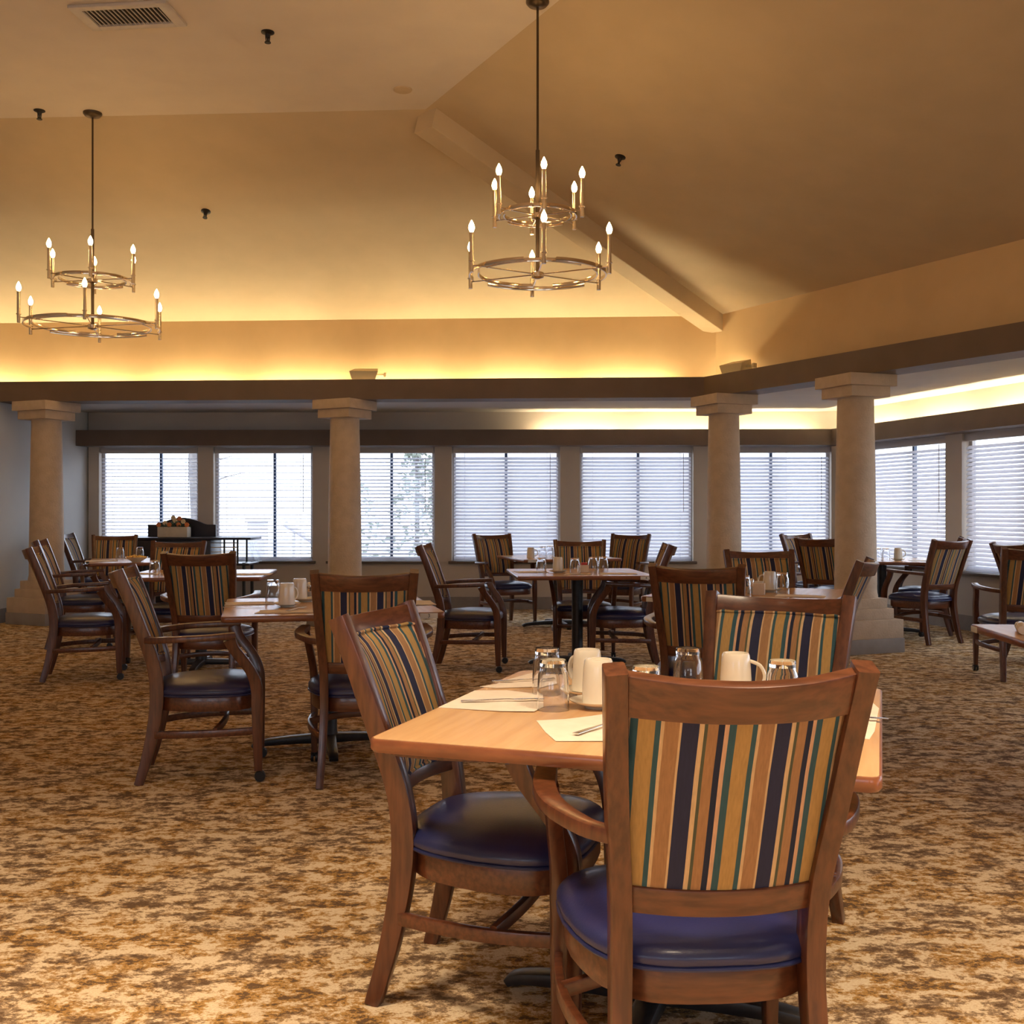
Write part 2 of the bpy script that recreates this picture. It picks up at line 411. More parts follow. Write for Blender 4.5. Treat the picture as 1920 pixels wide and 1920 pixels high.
# cove trims above the windows, baseboards
def ledge(name, p0, d, nrm, s0, s1, mt, wid=.26, lip=.03):
    m = MB()
    def blk(n0, n1, za, zb):
        q = [p0 + d * s0 - nrm * n1, p0 + d * s1 - nrm * n1, p0 + d * s1 - nrm * n0, p0 + d * s0 - nrm * n0]
        m.prism([(v.x, v.y) for v in q], za, zb)
    blk(wid - lip, wid, 2.09, 2.29); blk(0, wid - lip, 2.09, 2.12)
    return tag(m.build(name, mt, None, 0), kind='structure')
LF = (WC - FW0).length
ledge('trim_4', FW0, DF, NF, -.05, LF - .08, M['beam'])
ledge('trim_5', WC, DR, NR, .08, 7.25, M['beam'])
ledge('trim_6', BEND, D3, N3, -.05, L3, M['beam'])
def board(name, p0, d, nrm, s0, s1):
    q = [p0 + d * s0 - nrm * .018, p0 + d * s1 - nrm * .018, p0 + d * s1, p0 + d * s0]
    m = MB().prism([(v.x, v.y) for v in q], 0, .16); tag(m.build(name, M['plinth'], None, 0), kind='structure')
board('baseboard_far', FW0, DF, NF, 0, LF); board('baseboard_right', WC, DR, NR, 0, 7.3); board('baseboard_right', BEND, D3, N3, 0, L3)
a = V2(-5.48, 13.8); b = V2(-5.80, 11.9); board('baseboard_left', a, (b - a).normalized(), V2(-.986, .166), 0, 1.9)

# ---------------------------------------------------------------- windows with blinds
wn = [0]
slat_cache = {}
def window(p0, d, nrm, a, b, z0, z1, mull=None, full=True):
    wn[0] += 1
    ang = math.atan2(d.y, d.x); c = p0 + d * ((a + b) / 2)
    w_ = b - a; h = z1 - z0
    root = empty('window_%d' % wn[0], (c.x, c.y, z0), ang); tag(root, kind='structure')
    # local: x along wall, +y outward, z up from sill
    fr = MB(); t = .045
    for sx in (-1, 1): fr.box((sx * (w_ / 2 - t / 2), .12, h / 2), (t, .05, h), bev=.004)
    fr.box((0, .12, t / 2), (w_, .05, t), bev=.004); fr.box((0, .12, h - t / 2), (w_, .05, t), bev=.004)
    fr.build('window_frame', M['frame'], root)
    mx = .08 * w_ if mull is None else mull * w_
    MB().box((mx, .115, h / 2), (.035, .045, h - 2 * t), bev=.003).build('mullion', M['framedark'], root)
    for x0, x1 in ((-w_ / 2 + t, mx - .017), (mx + .017, w_ / 2 - t)):
        MB().box(((x0 + x1) / 2, .125, h / 2), (x1 - x0, .004, h - 2 * t)).build('pane', M['pane'], root, 0)
    MB().box((0, -.01, -.017), (w_ + .08, .10, .034), bev=.006).build('window_sill', M['sill'], root)
    return root, c, ang, w_, h
def blind(c, ang, z0, w_, h, tilt, label, gap=.0):
    root = empty('window_blind', (c.x, c.y, z0), ang, label, 'blind', 'white slatted blinds in the windows')
    W = w_ - .05
    MB().box((0, .05, h - .075), (W + .02, .06, .075), bev=.006).build('headrail', M['frame'], root)
    pitch = .0455; n = int((h - .15) / pitch)
    key = round(W, 3)
    if key not in slat_cache:
        m = MB(); k = 4; vs = []; fs = []
        for x in (-W / 2, W / 2):
            for i in range(k + 1):
                u = -1 + 2 * i / k; vs.append((x, u * .025, .004 * (1 - u * u)))
            for i in range(k + 1):
                u = 1 - 2 * i / k; vs.append((x, u * .025, .004 * (1 - u * u) - .0022))
        q = 2 * (k + 1)
        fs = [(i, (i + 1) % q, q + (i + 1) % q, q + i) for i in range(q)] + [tuple(range(q)), tuple(range(q, 2 * q))]
        slat_cache[key] = m.add(vs, fs).mesh('slat', M['slat'], 0)
    for i in range(n):
        o = put(bpy.data.objects.new('slat', slat_cache[key]), root)
        o.location = (0, .05, .045 + i * pitch); o.rotation_euler = (tilt + random.uniform(-.03, .03), random.uniform(-.001, .001), 0)
    MB().box((0, .05, .014), (W, .05, .02), bev=.004).build('bottom_rail', M['slat'], root)
    lt = MB()
    for x in (-W / 2 + .14, W / 2 - .14):
        for y in (.024, .076): lt.cyl((x, y, .02), (x, y, h - .11), .0018, 4)
    lt.build('ladder_cord', M['slat'], root)
    wd = MB(); wd.cyl((W / 2 - .1, .012, h - .12), (W / 2 - .1, .012, h * .42), .004, 6); wd.build('tilt_wand', M['frame'], root)
names = ['leftmost far window beside the pale side wall', 'second far window, right of the cart, almost clear', 'window directly right of the second column, with a dark mullion',
         'fourth far window, behind the full-backed far chair', 'far window just left of the third column', 'far window between the two right columns',
         'window on the angled wall just right of the thickest column', 'window on the angled wall at the right picture edge']
tilts = [.26, .16, .42, .78, .80, .72, .80, .82]
mulls = [.10, .10, .08, .5 - .5, .02, .0, .05, .0]
k = 0
for (a, b, z0, z1) in far_o:
    rt, c, ang, w_, h = window(FW0, DF, NF, a, b, z0, z1, mulls[k]); blind(c, ang, z0, w_, h, tilts[k], 'white slatted blind, ' + names[k]); k += 1
for i, (a, b, z0, z1) in enumerate(right_o):
    rt, c, ang, w_, h = window(WC, DR, NR, a, b, z0, z1, .05)
    if i < 2: blind(c, ang, z0, w_, h, tilts[k], 'white slatted blind, ' + names[k]); k += 1
for (a, b, z0, z1) in right2_o: window(BEND, D3, N3, a, b, z0, z1, 0)
for (a, b, z0, z1) in back_o: window(V2(RE.x + .2, YB), V2(-1, 0), V2(0, -1), a, b, z0, z1, 0)

# ---------------------------------------------------------------- outdoors seen through the blinds
g = MB().box((0, 24, -.25), (70, 60, .1)); tag(g.build('ground', M['ground'], None, 0), 'pale paved patio ground outside the windows', 'ground', kind='structure')
t = empty('garden_wall', (2.0, 20.5, 0), 0, 'pale grey rendered building wall outside the middle windows', 'wall')
MB().box((0, 0, 1.3), (6.5, .3, 3.0), bev=.02).build('wall_panel', M['outwall'], t); MB().box((0, 0, 2.86), (6.7, .45, .12), bev=.02).build('coping', M['outwall'], t)
t = empty('patio_post', (-4.1, 17.2, 0), 0, 'grey square patio post outside the second window', 'post')
MB().box((0, 0, .45), (.28, .28, 1.3), bev=.02).build('shaft', M['outwall'], t); MB().box((0, 0, 1.12), (.34, .34, .06), bev=.01).build('post_cap', M['outwall'], t)
t = empty('ramp_handrail', (-3.2, 17.6, 0), 0, 'sloping grey handrail outside the second window', 'railing')
MB().cyl((-.55, 0, 1.05), (.75, 0, .25), .05).build('rail', M['outwall'], t)
for x, z in ((-.4, .95), (.4, .46)): MB().cyl((x, 0, -.2), (x, 0, z), .025).build('post', M['outwall'], t)
t = empty('garden_tree', (-5.2, 17.5, 0), 0, 'slim grey tree trunk outside the leftmost window', 'tree')
MB().sweep([(0, 0, -.2), (.03, 0, 1), (-.02, 0, 2.2), (.08, 0, 3.4)], [(.24, .24), (.2, .2), (.17, .17), (.1, .1)], up=(0, 1, 0), rnd=.5).build('trunk', M['bark'], t)
tw = MB()
for i in range(6):
    a = random.uniform(0, 6.28); z = 1.2 + i * .3
    tw.sweep([(0, 0, z), (.3 * math.cos(a), .3 * math.sin(a), z + .25), (.8 * math.cos(a), .6 * math.sin(a), z + .4)], [(.04, .04), (.025, .025), (.01, .01)], rnd=.5)
tw.build('branch', M['bark'], t)
def shrub(name, x, y, h, w_, label, n):
    t = empty(name, (x, y, -.2), 0, label, 'shrub'); m = MB()
    for i in range(n):
        z = random.random() ** .8; r = w_ * (1 - z) * .5 + .05; a = random.uniform(0, 6.28); q = r * math.sqrt(random.random())
        p = Vector((q * math.cos(a), q * math.sin(a), z * h)); s = random.uniform(.05, .1)
        u = Vector((random.uniform(-1, 1), random.uniform(-1, 1), random.uniform(-.6, .6))).normalized() * s; v = u.cross(Vector((random.random(), random.random(), 1))).normalized() * s * .5
        m.add([p - u, p + v, p + u, p - v], [(0, 1, 2, 3)])
    o = m.build('foliage', M['leafout'], t, 0); o['kind'] = 'stuff'
    MB().cyl((0, 0, 0), (0, 0, h * .8), .04).build('stem', M['bark'], t)
shrub('conifer', -1.6, 18.0, 3.2, 1.5, 'conical green conifer outside the third window', 900)
shrub('bush', -2.9, 19.0, 2.6, 2.0, 'loose leafy bush outside the third window', 700)
shrub('bush', 8.5, 16.5, 2.4, 2.2, 'leafy bush outside the angled right windows', 700)

# ---------------------------------------------------------------- columns
def column(x, y, rot, label):
    t = empty('column', (x, y, 0), rot, label, 'column', 'plaster columns carrying the main beam')
    def sq(name, s, z0, z1, mt, bev=.006): MB().box((0, 0, (z0 + z1) / 2), (s, s, z1 - z0), bev=bev).build(name, mt, t)
    sq('plinth', .60, 0, .13, M['plinth']); sq('base_step', .585, .13, .295, M['column']); sq('base_step', .47, .295, .39, M['column']); sq('base_step', .39, .39, .48, M['column'])
    pr = [(.195, .48), (.195, .50), (.188, .53)] + [(.186 - .026 * (i / 8) ** 1.4, .55 + i * .2175) for i in range(9)]
    MB().lathe(pr, 40).build('shaft', M['column'], t)
    sq('capital_block', .425, 2.29, 2.385, M['column']); sq('capital_block', .51, 2.385, ZB, M['column'])
column(-5.27, 12.08, R(66), 'plaster column at the far left, beside the pale side wall')
column(-1.86, 11.87, R(62), 'plaster column standing behind the left-centre tables, between the second and third windows')
column(2.26, 11.38, R(22), 'plaster column right of centre, under the corner where the beam turns')
column(3.13, 9.72, R(21), 'nearest plaster column at right, its stepped base in view')

# ---------------------------------------------------------------- cove light tubes
def tube(p, d, ln, z, label, group):
    t = empty('cove_light', (p.x, p.y, z), math.atan2(d.y, d.x), label, 'light', group)
    MB().box((0, 0, -.005), (ln, .05, .02), bev=.004).build('tray', M['vent'], t)
    MB().cyl((-ln / 2 + .03, 0, .02), (ln / 2 - .03, 0, .02), .013, 10).build('tube', M['tube'], t)
for i in range(8):
    tube(left_pt(.2, 1.25 - i * 1.22), D1, 1.12, 2.56, 'strip light lying unseen in the trough above the long beam', 'strip lights above the left beam')
tube(corner(.18) + D2 * .3, D2, .4, 2.56, 'short strip light in the trough at the beam corner', 'strip light at beam corner')
for i in range(3):
    tube(FW0 + DF * (LF - .9 - i * 1.22) - NF * .13, DF, 1.12, 2.14, 'hidden strip light in the ledge above the far windows', 'strip lights above the far windows')
for i in range(5):
    tube(WC + DR * (.85 + i * 1.22) - NR * .13, DR, 1.12, 2.14, 'hidden strip light in the ledge above the angled windows', 'strip lights above the angled windows')

# ---------------------------------------------------------------- chandeliers
def chandelier(x, y, sc, phi, label):
    t = empty('chandelier', (x, y, ZF), 0, label, 'chandelier', 'two-tier candle chandeliers')
    z1, z2 = 2.79 - ZF, 3.17 - ZF
    MB().lathe([(.075, 0), (.075, -.012), (.06, -.03), (.015, -.04)], 24, None, True, True).build('ceiling_canopy', M['stem'], t)
    MB().cyl((0, 0, -.03), (0, 0, z2 + .42), .008, 8).cyl((0, 0, z2 + .42), (0, 0, z1), .013, 10).build('stem', M['stem'], t)
    for (z, r, ph, nm) in ((z1, .44 * sc, phi, 'lower'), (z2, .25 * sc, phi + 3, 'upper')):
        hub = MB().lathe([(.012, -.03), (.04, -.02), (.04, .01), (.012, .02)], 16, Matrix.Translation((0, 0, z)), True, True).build('hub', M['chrome'], t)
        for i in range(6):
            a = R(ph + 60 * i); cx, cy = (r + .055 * sc) * math.sin(a), -(r + .055 * sc) * math.cos(a)
            MB().cyl((0, 0, z), (cx, cy, z), .0045, 6).build('spoke', M['chrome'], t)
            cs = MB().cyl((cx, cy, z - .045), (cx, cy, z + .20), .0135, 12).lathe([(.020, 0), (.020, .006)], 12, Matrix.Translation((cx, cy, z + .02)), True, True).build('candle', M['candle'], t)
            pr = [(.006, 0), (.012, .006), (.019, .026), (.0165, .045), (.009, .062), (.002, .076)]
            MB().lathe(pr, 12, Matrix.Translation((cx, cy, z + .20)), True, True).build('bulb', M['bulb'], cs)
        for j, (rr, a0, ln) in enumerate([(r, 10, 95), (r, 130, 95), (r, 250, 95), (r * .87, 60, 100), (r * .87, 180, 100), (r * .87, 300, 100)]):
            pts = [(rr * math.sin(R(ph + a0 + ln * q / 10)), -rr * math.cos(R(ph + a0 + ln * q / 10)), z + (.0 if j < 3 else .006)) for q in range(11)]
            MB().sweep(pts, (.007, .026), rnd=.15, sub=2).build('ring_segment', M['chrome'], t)
chandelier(.165, 6.87, 1.0, 3, 'two-tier candle chandelier hanging near the middle of the picture')
chandelier(-3.46, 8.80, 1.2, 16, 'two-tier candle chandelier hanging at the far left')

# ---------------------------------------------------------------- ceiling fittings
FLATN = Vector((0, 0, 1)); P3 = Vector((0, 0, ZF))
def oriented(name, p, n, label, cat, group=None, ang=0):
    o = empty(name, p, 0, label, cat, group); q = (-n).to_track_quat('Z', 'Y') if n.z > 0 else n.to_track_quat('Z', 'Y')
    o.rotation_euler = (q.to_matrix() @ Matrix.Rotation(ang, 3, 'Z')).to_euler(); return o
def sprinkler(px, py, p0, n, label, s=1):
    n = n if n.z > 0 else -n
    p = on_plane(px, py, p0, n)
    t = oriented('fire_sprinkler', p, n, label, 'sprinkler', 'black ceiling sprinklers')
    MB().lathe([(.045 * s, 0), (.045 * s, .006), (.02 * s, .018), (.014 * s, .04)], 16, None, True, True).build('escutcheon', M['sensor'], t)
    MB().cyl((-.014 * s, 0, .03), (-.01 * s, 0, .07 * s), .004 * s, 6).cyl((.014 * s, 0, .03), (.01 * s, 0, .07 * s), .004 * s, 6).cyl((0, 0, .03), (0, 0, .07 * s), .006 * s, 6).build('head_frame', M['sensor'], t)
    MB().lathe([(.022 * s, .07 * s), (.022 * s, .075 * s)], 12, None, True, True).build('deflector', M['sensor'], t)
sprinkler(502, 60, P3, FLATN, 'black sprinkler head on the pale flat ceiling right of the air vent', 1.0)
sprinkler(74, 207, P3, FLATN, 'black sprinkler head on the flat ceiling at the upper left picture edge', 1.0)
sprinkler(386, 396, Vector((e0.x, e0.y, ZU)), P1n, 'black sprinkler head on the left slope, right of the left chandelier', 1.0)
sprinkler(1163, 294, CRN, P2n, 'black sprinkler head on the right slope beside the middle chandelier', 1.0)
p = on_plane(755, 168, P3, FLATN)
t = oriented('smoke_detector', p, FLATN, 'small flat ceiling cover above the top of the sloping hip beam', 'detector')
MB().lathe([(.075, 0), (.07, .008), (.02, .012)], 20, None, True, True).build('cover_plate', M['ceiling'], t)
# air vent
c4 = [on_plane(x, y, P3, FLATN) for x, y in ((148, 52), (322, 42), (336, 2), (158, 8))]
cx = sum((v for v in c4), Vector()) / 4
va = R(-6); vw = (c4[1] - c4[0]).length; vh = abs((c4[3] - c4[0]).y)
t = empty('air_vent', (cx.x, cx.y, ZF), va, 'rectangular louvred air vent in the flat ceiling at top left', 'vent')
MB().box((0, 0, -.004), (vw * .8, vh * .7, .004)).build('duct_shade', M['ventdark'], t)  # dark sheet that paints the shade inside the duct
fm = MB()
for s_ in (-1, 1):
    fm.box((s_ * vw * .45, 0, -.012), (vw * .11, vh, .022), bev=.004); fm.box((0, s_ * vh * .42, -.012), (vw * .8, vh * .16, .022), bev=.004)
fm.build('vent_frame', M['vent'], t)
for i in range(17):
    o = MB().box((0, 0, 0), (.006, vh * .7, .016)).build('louvre', M['vent'], t, 0); o.location = ((i - 8) * vw * .8 / 17.5, 0, -.012); o.rotation_euler = (0, R(-25), 0)

# angled boxes on top of the beam
def beam_box(px, label, pos, rz):
    t = empty('wall_speaker', pos, rz, label, 'speaker', 'angled cream boxes on the beam')
    m = MB(); vs = [(-.13, -.09, .0), (.13, -.09, 0), (.13, .09, 0), (-.13, .09, 0), (-.16, -.10, .09), (.16, -.10, .09), (.13, .07, .14), (-.13, .07, .14)]
    m.add(vs, [(3, 2, 1, 0), (0, 1, 5, 4), (1, 2, 6, 5), (2, 3, 7, 6), (3, 0, 4, 7), (4, 5, 6, 7)]).build('housing', M['cream'], t, 0)
    MB().cyl((.13, 0, .06), (.23, .02, .06), .012, 8).box((.22, .02, .06), (.03, .05, .05), bev=.004).build('bracket', M['cream'], t)
lp = left_pt(.14, fx(683) * .86); beam_box(0, 'small cream angled box on top of the long beam above the second column', (lp.x, lp.y, ZT + .005), -.05)
cp = corner(.14) + D2 * .45; beam_box(0, 'small brown-shaded angled box on top of the beam at its corner', (cp.x, cp.y, ZT + .005), -.95)
MB_l = MB()

# ---------------------------------------------------------------- dining chair
def make_chair():
    root = empty('dining_chair', (0, 0, 0), 0, 'x', 'chair')
    wd, rw = M['wood'], M['rail_wood']
    def yb(z): # back plane lean at height z
        pts = [(.42, -.205), (.55, -.22), (.8, -.30), (.995, -.375)]
        for (a, ya), (b, y2) in zip(pts, pts[1:]):
            if z <= b: return ya + (y2 - ya) * (z - a) / (b - a)
        return pts[-1][1]
    def xb(z): return .184 + (.223 - .184) * max(0, (z - .45)) / .545
    legs = []
    for s in (-1, 1):
        pts = [(s * .205, -.285, 0), (s * .196, -.25, .12), (s * .188, -.217, .28), (s * .185, -.205, .42), (s * .189, -.222, .56), (s * xb(.72), yb(.72), .72), (s * xb(.87), yb(.87), .87), (s * xb(.995), yb(.995), .995)]
        sec = [(.034, .040), (.036, .048), (.038, .058), (.040, .064), (.040, .060), (.040, .054), (.040, .050), (.040, .046)]
        MB().sweep(pts, sec, up=(0, 1, 0), rnd=.12, sub=4).build('leg', wd, root)
    for s in (-1, 1):
        pts = [(s * .285, .125, .675), (s * .276, .15, .62), (s * .262, .215, .53), (s * .252, .245, .45), (s * .25, .25, .36), (s * .25, .252, .2), (s * .25, .255, .052)]
        sec = [(.036, .056), (.034, .046), (.036, .046), (.038, .054), (.038, .054), (.035, .046), (.028, .036)]
        lg = MB().sweep(pts, sec, up=(0, 1, 0), rnd=.12, sub=4).build('leg', wd, root)
        cs = MB().cyl((s * .25, .255, .03), (s * .25, .255, .056), .009, 8)
        for q in (-1, 1):
            cs.lathe([(.008, -.007), (.024, -.007), (.026, 0), (.024, .007), (.008, .007)], 14, Matrix.Translation((s * .25 + q * .011, .262, .026)) @ Matrix.Rotation(R(90), 4, 'Y'), True, True)
        cs.build('caster', M['rubber'], lg)
        MB().sweep([(s * .205, -.25, .668), (s * .252, -.205, .672), (s * .298, -.10, .680), (s * .306, .02, .684), (s * .288, .15, .690)],
                   [(.032, .03), (.036, .03), (.046, .028), (.05, .028), (.048, .03)], rnd=.2, sub=5).build('armrest', wd, root)
        MB().sweep([(s * .192, -.23, .225), (s * .235, -.12, .232), (s * .262, .02, .236), (s * .262, .14, .238), (s * .25, .245, .24)], (.020, .034), rnd=.2, sub=5).build('stretcher', rw, root)
    MB().sweep([(-.262, .06, .245), (-.14, .09, .262), (0, .10, .268), (.14, .09, .262), (.262, .06, .245)], (.020, .032), rnd=.2, sub=4).build('stretcher', rw, root)
    def rail(z, h, bow, thick, x):
        n = Vector((0, -.37, 1)).normalized() if z > .7 else Vector((0, -.2, 1)).normalized()
        sag = .008 if z > .7 else 0
        pts = [(x * u, yb(z) - bow * (1 - u * u), z - sag * (1 - u * u)) for u in (-1, -.5, 0, .5, 1)]
        return MB().sweep(pts, [(thick, h + sag * (u * u - .5) * 1.2) for u in (-1, -.5, 0, .5, 1)], up=n, rnd=.15, sub=4)
    rail(.950, .078, .066, .026, xb(.95) - .012).build('top_rail', rw, root)
    rail(.545, .054, .040, .028, xb(.54) - .012).build('lower_rail', rw, root)
    # upholstered back panel
    nx, nz = 16, 14
    def panel(off_front, bulge, z0, z1, inset):
        vs = []; fs = []
        for side in (0, 1):
            for j in range(nz + 1):
                v = j / nz; z = z0 + (z1 - z0) * v; X = xb(z) - inset
                for i in range(nx + 1):
                    u = -1 + 2 * i / nx; base = yb(z) - (.040 + .022 * v) * (1 - u * u)
                    e = (1 - abs(u) ** 4) * (1 - abs(2 * v - 1) ** 6)
                    y = base + (off_front + bulge * e if side else -.006 - .003 * e)
                    vs.append((X * u, y, z))
        q = (nx + 1) * (nz + 1)
        for side in (0, 1):
            for j in range(nz):
                for i in range(nx):
                    a = side * q + j * (nx + 1) + i; fs.append((a, a + 1, a + nx + 2, a + nx + 1))
        rim = [i for i in range(nx + 1)] + [j * (nx + 1) + nx for j in range(1, nz + 1)] + [nz * (nx + 1) + i for i in range(nx - 1, -1, -1)] + [j * (nx + 1) for j in range(nz - 1, 0, -1)]
        for a, b in zip(rim, rim[1:] + rim[:1]): fs.append((a, b, b + q, a + q))
        return MB().add(vs, fs), vs, rim, q
    mb, vs, rim, q = panel(.014, .026, .562, .935, .016)
    bp = mb.build('back_cushion', M['stripe'], root, 60)
    pts = [Vector(vs[i + q]) + Vector((0, .002, 0)) for i in rim]
    MB().sweep([p * 1.0 for p in pts[::2]], (.009, .009), up=(0, 1, .01), rnd=.5, sub=2, closed=True).build('piping', M['stripe'], bp)
    # seat outline
    def outline(gr, n=40):
        out = []
        for i in range(n):
            a = 2 * math.pi * i / n; c, s = math.cos(a), math.sin(a)
            ex = .62
            x = math.copysign(abs(c) ** ex, c); y = math.copysign(abs(s) ** ex, s)
            hw = .246 + .033 * (y * .5 + .5) - .028 * max(0, -y)
            out.append(((hw + gr) * x, .012 + (.245 + gr) * y))
        return out
    prof = [(-.016, .418), (-.002, .424), (.006, .437), (.006, .450), (-.004, .464), (-.025, .477), (-.07, .489), (-.13, .497), (-.19, .500)]
    vs = []; fs = []; n = 40
    for g_, z in prof:
        for x, y in outline(g_, n): vs.append((x, y, z))
    for j in range(len(prof) - 1):
        for i in range(n): fs.append((j * n + i, j * n + (i + 1) % n, (j + 1) * n + (i + 1) % n, (j + 1) * n + i))
    fs.append(tuple(range(n))[::-1]); fs.append(tuple(range((len(prof) - 1) * n, len(prof) * n)))
    vs = [(x, y, z - .02) for x, y, z in vs]
    st = MB().add(vs, fs).build('seat', M['vinyl'], root, 60)
    o = outline(.003, 40)
    MB().sweep([(x, y, .407) for x, y in o[::2]], (.010, .010), rnd=.5, sub=2, closed=True).build('piping', M['vinyl'], st)
    o = outline(-.022, 40)
    MB().sweep([(x, y, .368) for x, y in o[::2]], (.024, .066), rnd=.1, sub=2, closed=True).build('seat_frame', rw, root)
    return root
proto = make_chair()
def face(h): return -R(h)                 # heading clockwise from straight away -> z rotation
chairs = [  # x, y, heading, label
 (.375, 2.24, -4, 'nearest dining chair, seen from behind at front right, striped back and navy seat'),
 (-.025, 2.86, 107, 'side-on dining chair at the left side of the nearest table, facing right'),
 (.695, 3.14, 208, 'dining chair on the far side of the nearest table, facing the camera behind the mugs'),
 (1.04, 5.70, 18, 'dark dining chair seen from behind, just left of the camera-facing chair at the nearest table'),
 (1.645, 6.145, -65, 'dining chair seen edge-on in front of the nearest column, facing left'),
 (1.70, 6.98, 180, 'dining chair facing the camera behind the table left of the nearest column'),
 (-1.49, 5.19, 78, 'dining chair at left of the left-centre table, in full side view facing right'),
 (-.715, 5.17, -8, 'dining chair seen from behind at the left-centre table, navy seat left of the nearest table'),
 (-2.08, 7.38, -3, 'dark dining chair seen from behind in front of the cart, at the second left table'),
 (-3.26, 8.16, 73, 'leftmost full dining chair, side view facing right at the second left table'),
 (-4.02, 10.0, 76, 'dining chair behind the leftmost one, side view, at the farthest left table'),
 (-4.92, 12.7, 85, 'dining chair mostly hidden behind the left column, facing right'),
 (-4.3, 11.45, 165, 'dining chair facing the camera beneath the leftmost window'),
 (-2.95, 9.12, 178, 'dining chair facing the camera, mostly hidden behind the dark chair back'),
 (-.34, 8.62, 95, 'dining chair at the left side of the centre table, side view facing right'),
 (.90, 8.72, -88, 'dining chair at the right side of the centre table, side view facing left'),
 (.62, 9.42, 180, 'dining chair facing the camera on the far side of the centre table'),
 (-.08, 11.98, 155, 'far dining chair with its full striped back in view left of the farthest centre table'),
 (1.20, 11.98, -152, 'far dining chair at the right of the farthest centre table'),
 (3.99, 10.37, -24, 'dining chair seen from behind with blue-lit stripes right of the nearest column'),
 (4.27, 11.10, -66, 'dining chair directly behind the blue-lit one by the angled window'),
 (3.30, 11.02, 38, 'dark dining chair partly hidden just left of the nearest column, nearer of the two'),
 (3.50, 12.15, 150, 'dining chair just left of the nearest column, farther of the two'),
 (3.88, 8.15, 8, 'nearer dining chair cut by the right picture edge, its back towards the camera'),
 (4.52, 8.98, 80, 'dining chair at the right picture edge, the farther one by the window'),
]
idx = make_index()
for i, (x, y, h, lb) in enumerate(chairs):
    o = proto if i == 0 else copy_tree(proto, idx)
    o.location = (x, y, 0); o.rotation_euler = (0, 0, face(h)); o['label'] = lb; o['group'] = 'wooden dining armchairs with striped backs'

# ---------------------------------------------------------------- tables
TH = .76
def make_table():
    root = empty('dining_table', (0, 0, 0), 0, 'x', 'table'); s = 1.09
    def rr(h, r, n=5):
        out = []
        for cx_, cy_, a0 in ((1, 1, 0), (-1, 1, 90), (-1, -1, 180), (1, -1, 270)):
            for q in range(n): a = R(a0 + 90 * q / (n - 1)); out.append((cx_ * (h - r) + r * math.cos(a), cy_ * (h - r) + r * math.sin(a)))
        return out
    MB().prism(rr(s / 2 - .006, .02), TH - .03, TH).build('tabletop', M['laminate'], root, 0)
    b = MB(); vs = []; fs = []; pr = [(-.007, -.001), (-.002, -.001), (0, -.005), (0, -.024), (-.005, -.031), (-.03, -.031)]
    for g_, dz in pr: vs += [(x * (1 + g_ / (s / 2)), y * (1 + g_ / (s / 2)), TH + dz) for x, y in rr(s / 2, .026)]
    n = 20
    for j in range(len(pr) - 1):
        for i in range(n): fs.append((j * n + i, j * n + (i + 1) % n, (j + 1) * n + (i + 1) % n, (j + 1) * n + i))
    b.add(vs, fs).build('edge_band', M['edge'], root)
    MB().lathe([(.055, .03), (.05, .06), (.046, .08), (.046, .70)], 24, None, True, True).build('pedestal', M['black'], root)
    MB().box((0, 0, .719), (.5, .06, .020), bev=.003).box((0, 0, .7195), (.06, .5, .0195), bev=.003).build('mounting_plate', M['black'], root)
    for i in range(4):
        a = R(90 * i); c, s_ = math.cos(a), math.sin(a)
        MB().sweep([(0, 0, .045), (.2 * c, .2 * s_, .042), (.36 * c, .36 * s_, .03), (.40 * c, .40 * s_, .012)], [(.075, .05), (.06, .04), (.05, .03), (.045, .022)], rnd=.2, sub=3).build('base_leg', M['black'], root)
    return root
tp = make_table()
tables = [
 (.368, 2.722, -19.1, 'nearest dining table, blond square top set with mugs and glasses', None),
 (-.99, 5.76, 13.4, 'left-centre dining table between the side-on chair and the chair seen from behind', (1, -1, '3')),
 (-2.52, 8.65, 6, 'second dining table on the left, partly hidden behind the dark chair back', None),
 (-3.75, 10.95, 20, 'farthest left dining table, in front of the leftmost window', None),
 (1.484, 6.60, -25, 'dining table left of the nearest column', (-1, -1, '')),
 (.54, 8.82, 5, 'centre dining table with several upturned glasses, black pedestal in view', (1, -1, '4')),
 (.50, 11.7, 16, 'farthest centre dining table beneath the windows', (-1, -1, '')),
 (3.85, 11.1, -20, 'dining table right of the nearest column beneath the angled windows', None),
 (2.55, 4.20, -5, 'dining table whose corner enters at the right picture edge', (-1, 1, '')),
]
idx = make_index(); TB = []
